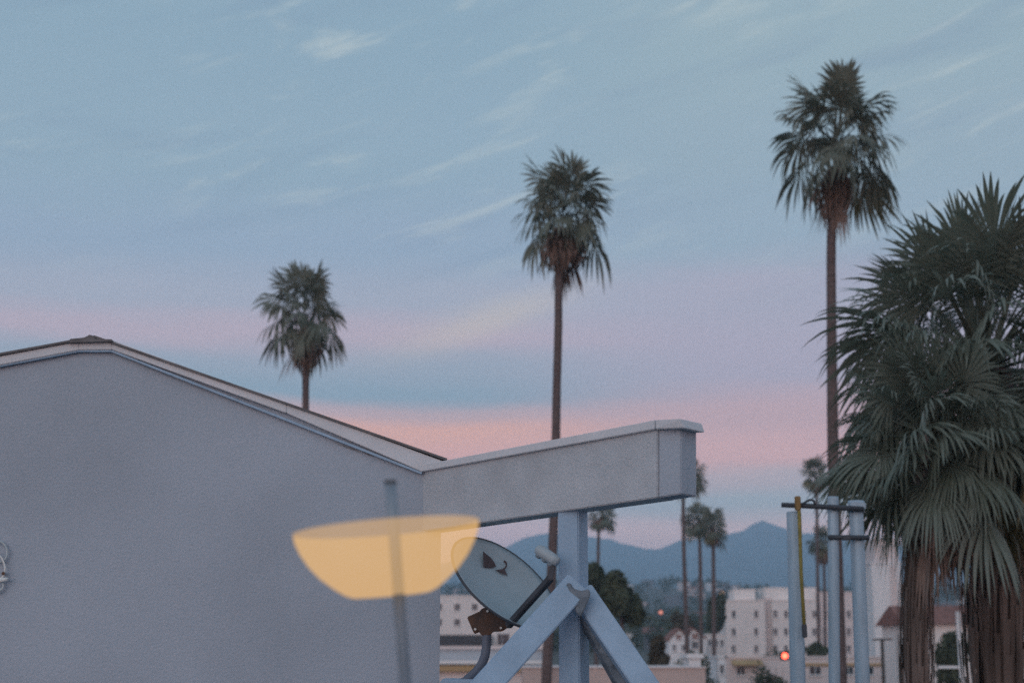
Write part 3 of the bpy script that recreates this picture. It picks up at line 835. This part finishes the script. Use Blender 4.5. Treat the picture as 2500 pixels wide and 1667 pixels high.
# low pale shop roofs in front of it
b2 = bthing('low_shop', 'low pale roof with tan band under the white flat block', 1180, 120)
block(b2, 1000, 1330, 1584, 120, 10, mat('blue_shade_wall', (0.42, 0.47, 0.52), .9, .08, .4), parapet=False)  # blue tone is the wall's shade put into its colour
pa, pb_ = at(1000, 1600, 120).x, at(1330, 1600, 120).x
zz = lambda py, Y: at(1250, py, Y).z
part('coping', lambda bm: box(bm, (pa - .1, 119.7, zz(1584, 120) + .002), (pb_ + .1, 130.2, zz(1576, 120))), pink_w, b2)
part('white_band', lambda bm: box(bm, (pa, 118.6, zz(1620, 118.6)), (pb_, 119.9, zz(1611, 118.6))), cool_w, b2)
part('tan_band', lambda bm: box(bm, (pa, 118.4, zz(1638, 118.4)), (pb_, 119.8, zz(1624, 118.4))), tan_w, b2)
part('shop_front', lambda bm: box(bm, (pa, 118.9, 0), (pb_, 119.95, zz(1638, 118.9) - .003)), pink_w, b2)
# beige wall behind the braces
b3 = bthing('beige_building', 'plain beige pink wall low behind the braced post', 1500, 62)
block(b3, 1276, 1722, 1630, 62, 9, beige_w, parapet=False)
part('coping', lambda bm: box(bm, (at(1276, 1600, 62).x - .05, 61.93, zz(1630, 62) + .002), (at(1722, 1600, 62).x + .05, 71.05, zz(1630, 62) + .06)), pink_w, b3)
b3b = bthing('rooftop_shed', 'small white box shed just behind the beige wall', 1697, 75, 'shed')
block(b3b, 1682, 1711, 1606, 75, 2.5, cool_w)
# white double gabled house
b4 = bthing('gabled_house', 'small white house with two gables and red tiled roof', 1680, 215, 'house')
def gable(x0, xm, x1, yt, ye, Y):
    def fn(bm):
        ring = [at(x0, ye, Y), at(xm, yt, Y), at(x1, ye, Y)]
        g = ground_z(ring[0].x, Y) - 1
        ring += [Vector((ring[2].x, Y, g)), Vector((ring[0].x, Y, g))]
        prism(bm, ring, (0, 9, 0))
    part('wall', fn, cool_w, b4)
    def rf(bm):
        for (q0, q1) in (((x0 - 3, ye + 3), (xm, yt - 1)), ((xm, yt - 1), (x1 + 3, ye + 3))):
            a_, b_ = at(*q0, Y - .3), at(*q1, Y - .3)
            prism(bm, [a_, b_, b_ + Vector((0, 0, .22)), a_ + Vector((0, 0, .22))], (0, 9.6, 0))
    part('roof', rf, tile_red, b4)
gable(1634, 1658, 1680, 1536, 1560, 215)
gable(1680.5, 1690, 1722, 1534, 1556, 216)
for (px, py, w_, h_, mm) in ((1657, 1554, 12, 12, tile_red), (1697, 1553, 14, 14, tile_red), (1646, 1580, 8, 14, dark_gl), (1668, 1580, 8, 14, dark_gl), (1697, 1574, 14, 16, dark_gl), (1712, 1574, 8, 16, dark_gl)):
    window(b4, px, py, w_, h_, 215 if px < 1680 else 216, mm)
b4b = bthing('side_house', 'low white annex house left of the long apartment block', 1745, 225, 'house')
block(b4b, 1722.5, 1771, 1550, 225, 8, white_w)
for px in (1733, 1748, 1762): window(b4b, px, 1568, 8, 14, 225)
# long white apartment block
b5 = bthing('apartment_block', 'long white four storey apartment block with rows of narrow windows', 1950, 278)
block(b5, 1771, 1867, 1466, 278, 16, white_w)
block(b5, 1867.3, 1884, 1462, 279.5, 14, pink_w, 'recess')
block(b5, 1884.3, 2000, 1466, 278, 16, white_w)
block(b5, 1791, 1844, 1440, 281, 7, white_w, 'penthouse', ybot=1466)
block(b5, 1866, 1992, 1436, 281, 8, white_w, 'penthouse', ybot=1466)
block(b5, 2000.5, 2128, 1446, 278.5, 14, pink_w)
for py in (1498, 1541, 1583):
    for px in (1791, 1846, 1893, 1919, 1962, 1988, 2014, 2045, 2072, 2110):
        window(b5, px, py, 9, 17, 278 if px < 2000 else 278.5)
# tall white tower
b6 = bthing('tower', 'tall narrow white tower left of the drooping palm fronds', 2160, 200, 'tower')
block(b6, 2127, 2198, 1376, 200, 7, cool_w)
block(b6, 2133, 2192, 1318, 200.6, 6, pink_w, 'upper_stage', ybot=1374)
part('side_strip', lambda bm: box(bm, (at(2183, 1600, 200).x, 199.7, -1), (at(2198, 1600, 200).x, 199.99, at(0, 1380, 200).z)), pink_w, b6)  # pinkish strip down the tower's right edge
# low pink commercial block
b7 = bthing('commercial_building', 'long low cream building with tan awning along the street', 1980, 150)
block(b7, 1772, 2205, 1606, 150, 12, pink_w)
block(b7, 1752, 1771.5, 1605, 150, 10, cool_w, 'annex')
window(b7, 1762, 1632, 9, 20, 150)
part('awning', lambda bm: prism(bm, [(at(1788, 1600, 149).x, 149.9, zz(1610, 149)), (at(1788, 1600, 149).x, 148.6, zz(1620, 149)), (at(1788, 1600, 149).x, 148.6, zz(1623, 149)), (at(1788, 1600, 149).x, 149.9, zz(1618, 149))], (at(1862, 1600, 149).x - at(1788, 1600, 149).x, 0, 0)), tan_w, b7)
for (px, w_) in ((1808, 18), (1990, 26), (2072, 20), (2118, 26), (2166, 28)):
    window(b7, px, 1636, w_, 18, 150)
part('tan_band', lambda bm: box(bm, (at(1950, 1600, 150).x, 149.8, zz(1624, 150)), (at(2200, 1600, 150).x, 149.99, zz(1618, 150))), tan_w, b7)
# right hand house seen between the palm skirts
b8 = bthing('red_roofed_house', 'white house with dull red roof glimpsed between the near palm trunks', 2300, 130, 'house')
block(b8, 2215, 2500, 1520, 130, 9, white_w, parapet=False)
ra, rb = at(2205, 1522, 129.4), at(2510, 1522, 129.4)
rz = at(2250, 1478, 134).z
part('roof', lambda bm: prism(bm, [ra, Vector((ra.x, 134, rz)), Vector((ra.x, 139.6, ra.z))], (rb.x - ra.x, 0, 0)), tile_red, b8)
for (px, py, w_, h_) in ((2268, 1565, 14, 40), (2318, 1556, 20, 22), (2400, 1560, 24, 30), (2240, 1560, 10, 26)): window(b8, px, py, w_, h_, 130)
wp = part('white_post', lambda bm: [box(bm, (at(2342, 1600, 60).x, 60, 0), (at(2352, 1600, 60).x, 60.16, zz(1492, 60))), box(bm, (at(2290, 1600, 60).x, 60.02, zz(1631, 60)), (at(2341.5, 1600, 60).x, 60.12, zz(1624, 60)))], cool_w, None)
props(wp, 'white post with a side rail in front of the red roofed house', 'post')
# utility post in front of the commercial building
up = thing('utility_pole', 'dark T shaped utility pole before the white tower', 'pole', (at(2153, 1600, 130).x, 130, 0))
part('pole', lambda bm: tube(bm, [(at(2153, 1600, 130).x, 130, -.2), at(2153, 1558, 130)], [.19, .14], 10), wood_dark, up, True)
part('crossarm', lambda bm: bar(bm, at(2130, 1561, 129.8), at(2178, 1559, 129.8), .14, .16), wood_dark, up)
for px in (2133, 2143, 2164, 2175): part('insulator', lambda bm: tube(bm, [at(px, 1559, 129.8), at(px, 1554, 129.8)], [.07, .05], 8), cool_w, up)
# street lights far away
def lightpost(name, label, px, py, Y, r_, col, st, cat):
    p = at(px, py, Y); g = ground_z(p.x, Y)
    t_ = thing(name, label, cat, (p.x, Y, g))
    part('pole', lambda bm: [tube(bm, [(p.x + r_ * 2.2, Y + .1, g - .3), (p.x + r_ * 2.2, Y + .1, p.z + r_ * 2)], [.12, .08], 8), tube(bm, [(p.x + r_ * 2.2, Y + .1, p.z + r_ * 1.6), (p.x, Y + .1, p.z + r_ * 1.5)], .06, 8)], wood_dark, t_, True)
    part('housing', lambda bm: box(bm, (p.x - r_ * 1.4, Y + .02, p.z - r_ * 1.6), (p.x + r_ * 1.4, Y + r_ * 2, p.z + r_ * 1.6), r_ * .2), wood_dark, t_)
    def lens(bm): bmesh.ops.create_uvsphere(bm, u_segments=16, v_segments=10, radius=r_, matrix=Matrix.Translation(p) @ Matrix.Diagonal((1, .6, 1, 1)))
    part('lens', lens, glow(name + '_glow', col, st), t_, True)
lightpost('traffic_light', 'red traffic light glowing left of the pipe frame', 1916, 1600, 140, .26, (1.0, 0.09, 0.05), 7.0, 'traffic light')
lightpost('street_lamp', 'dim reddish lamp far up the hazy hillside', 1613, 1494, 700, .9, (1.0, 0.35, 0.25), 1.0, 'street lamp')
lightpost('street_lamp', 'pale warm street lamp above the trees left of the apartment block', 1763, 1450, 420, .7, (1.0, 0.62, 0.40), 1.3, 'street lamp')

# ------------------------------------------------------------------ trees and hedges
broad_tree('leafy_tree', 'broad dark green tree just right of the braced post', 1518, 1384, 1532, 112, 120, 5, n=5200, leaf=.28)
broad_tree('leafy_tree', 'narrow dark tree half hidden behind the braced post', 1452, 1368, 1500, 66, 125, 6, n=3000, leaf=.28)
broad_tree('leafy_tree', 'round brownish tree below the distant palm trunk', 1668, 1486, 1548, 62, 235, 7, foliage_brown, n=2400, leaf=.4)
broad_tree('leafy_tree', 'tall dark tree against the left end of the apartment block', 1748, 1436, 1560, 52, 262, 8, n=3200, leaf=.45)
broad_tree('leafy_tree', 'rounded brownish tree above the beige wall, left of the gabled house', 1606, 1546, 1632, 64, 110, 9, foliage_brown, n=2600, leaf=.22)
broad_tree('leafy_tree', 'small dark tree just right of the left pipe', 1995, 1570, 1612, 70, 165, 10, n=1800, leaf=.25)
broad_tree('leafy_tree', 'dark bush beside the white house between the near palms', 2322, 1545, 1720, 84, 100, 14, n=3400, leaf=.2)
def hedge(label, x0, x1, y0, y1, Y, seed, n=2200, leaf=.22, m=None):
    a_, b_ = at(x0, y0, Y), at(x1, y1, Y)
    c = (a_ + b_) / 2; g = ground_z(c.x, Y)
    t_ = thing('hedge', label, 'hedge', (c.x, Y, g))
    hz = (a_.z - g) / 2
    v, f = leaf_cloud((c.x, Y, g + hz), ((b_.x - a_.x) / 2 * 1.1, 1.4, hz * 1.1), n, leaf, seed, 26)
    link_mesh('foliage', v, f, m or foliage, t_)
    part('stems', lambda bm: [tube(bm, [(a_.x + (b_.x - a_.x) * k / 6, Y, g - .2), (a_.x + (b_.x - a_.x) * (k + .2) / 6, Y + .1, a_.z - .4)], [.06, .02], 6) for k in range(1, 6)], bark, t_)
hedge('dark bushy shrub in front of the cream building by the traffic light', 1826, 1926, 1618, 1660, 135, 21, 4200, .2)
hedge('long low hedge under the apartment block windows', 1850, 1936, 1590, 1606, 200, 22, 2600, .25)
hedge('dark hedge behind the white box shed', 1640, 1770, 1594, 1625, 130, 23, 4000, .2)
hedge('dark shrubs at the foot of the near palms', 2180, 2500, 1645, 1667, 60, 24, 4200, .14)

# far hillside: houses one can tell apart, and the wood between them
r = random.Random(99)
hill_mats = [white_w, pink_w, cool_w, beige_w, grey_roof]
proto = []
def house_mesh(k):
    bm = bmesh.new(); wv, dv, hv = r.uniform(8, 16), r.uniform(7, 10), r.uniform(4, 8)
    box(bm, (-wv / 2, -dv / 2, -3), (wv / 2, dv / 2, hv))
    bm.verts.index_update()
    me = bpy.data.meshes.new('wall'); bm.to_mesh(me); bm.free(); me.materials.append(hill_mats[k % 5])
    bm = bmesh.new()
    if k % 2: prism(bm, [(-wv / 2 - .5, -dv / 2 - .5, hv + .002), (-wv / 2 - .5, 0, hv + 2.2), (-wv / 2 - .5, dv / 2 + .5, hv + .002)], (wv + 1, 0, 0))
    else: box(bm, (-wv / 2 - .3, -dv / 2 - .3, hv + .002), (wv / 2 + .3, dv / 2 + .3, hv + .6))
    mr = bpy.data.meshes.new('roof'); bm.to_mesh(mr); bm.free(); mr.materials.append(tile_red if k % 2 else grey_roof)
    bm = bmesh.new()
    for i in range(3):
        x = -wv / 2 + wv * (i + .5) / 3
        box(bm, (x - .9, -dv / 2 - .05, hv * .35), (x + .9, -dv / 2 - .005, hv * .35 + 1.6))
    mw = bpy.data.meshes.new('window'); bm.to_mesh(mw); bm.free(); mw.materials.append(dark_gl)
    return me, mr, mw
protos = [house_mesh(k) for k in range(10)]
for i in range(70):
    Y = r.uniform(430, 1750)
    px = r.choice((r.uniform(1080, 1330), r.uniform(1440, 1790), r.uniform(1440, 1790), r.uniform(2120, 2480)))
    x = (px - 1250) / FPX * Y
    z = ground_z(x, Y)
    h_ = thing('hillside_house', 'tiny pale house among trees on the hazy far hillside', 'house', (x, Y, z), 'houses scattered over the far hillside')
    k = r.randrange(10); h_.rotation_euler = (0, 0, r.uniform(-.5, .5))
    for me in protos[k]:
        o = bpy.data.objects.new(me.name.split('.')[0], me); COL.objects.link(o); o.parent = h_
rn = np.random.default_rng(5)
VV, FF, base_i = [], [], 0
for i in range(1500):
    Y = 380 + 1900 * rn.random() ** 0.9
    px = 1000 + 1560 * rn.random()
    x = (px - 1250) / FPX * Y; z = ground_z(x, Y)
    hh = 4 + 6 * rn.random(); rr_ = 3 + 4 * rn.random()
    v, f = leaf_cloud((x, Y, z + hh * .75), (rr_, rr_, hh * .75), 46, 1.5, int(rn.integers(1e9)), 6)
    VV.append(v); FF += [[q + base_i for q in ff] for ff in f]; base_i += len(v)
wood = link_mesh('hillside_woods', np.concatenate(VV), FF, foliage)
props(wood, 'dark blue green trees massed over the far hillside', 'woods', kind='stuff')

# ------------------------------------------------------------------ evening haze
hz = part('haze', lambda bm: box(bm, (-6900, -720, -3), (6900, 6700, HAZE_TOP)), None, None)
hm = bpy.data.materials.new('evening_haze'); hm.use_nodes = True
t = hm.node_tree; t.nodes.clear()
pv = t.nodes.new('ShaderNodeVolumePrincipled'); pv.inputs['Color'].default_value = (0.62, 0.82, 1.0, 1)
pv.inputs['Density'].default_value = HAZE_D; pv.inputs['Anisotropy'].default_value = 0.2
ou = t.nodes.new('ShaderNodeOutputMaterial'); t.links.new(pv.outputs[0], ou.inputs['Volume'])
hz.data.materials.clear(); hz.data.materials.append(hm)
props(hz, 'thin blue evening haze over the town and hills', 'haze', kind='stuff')
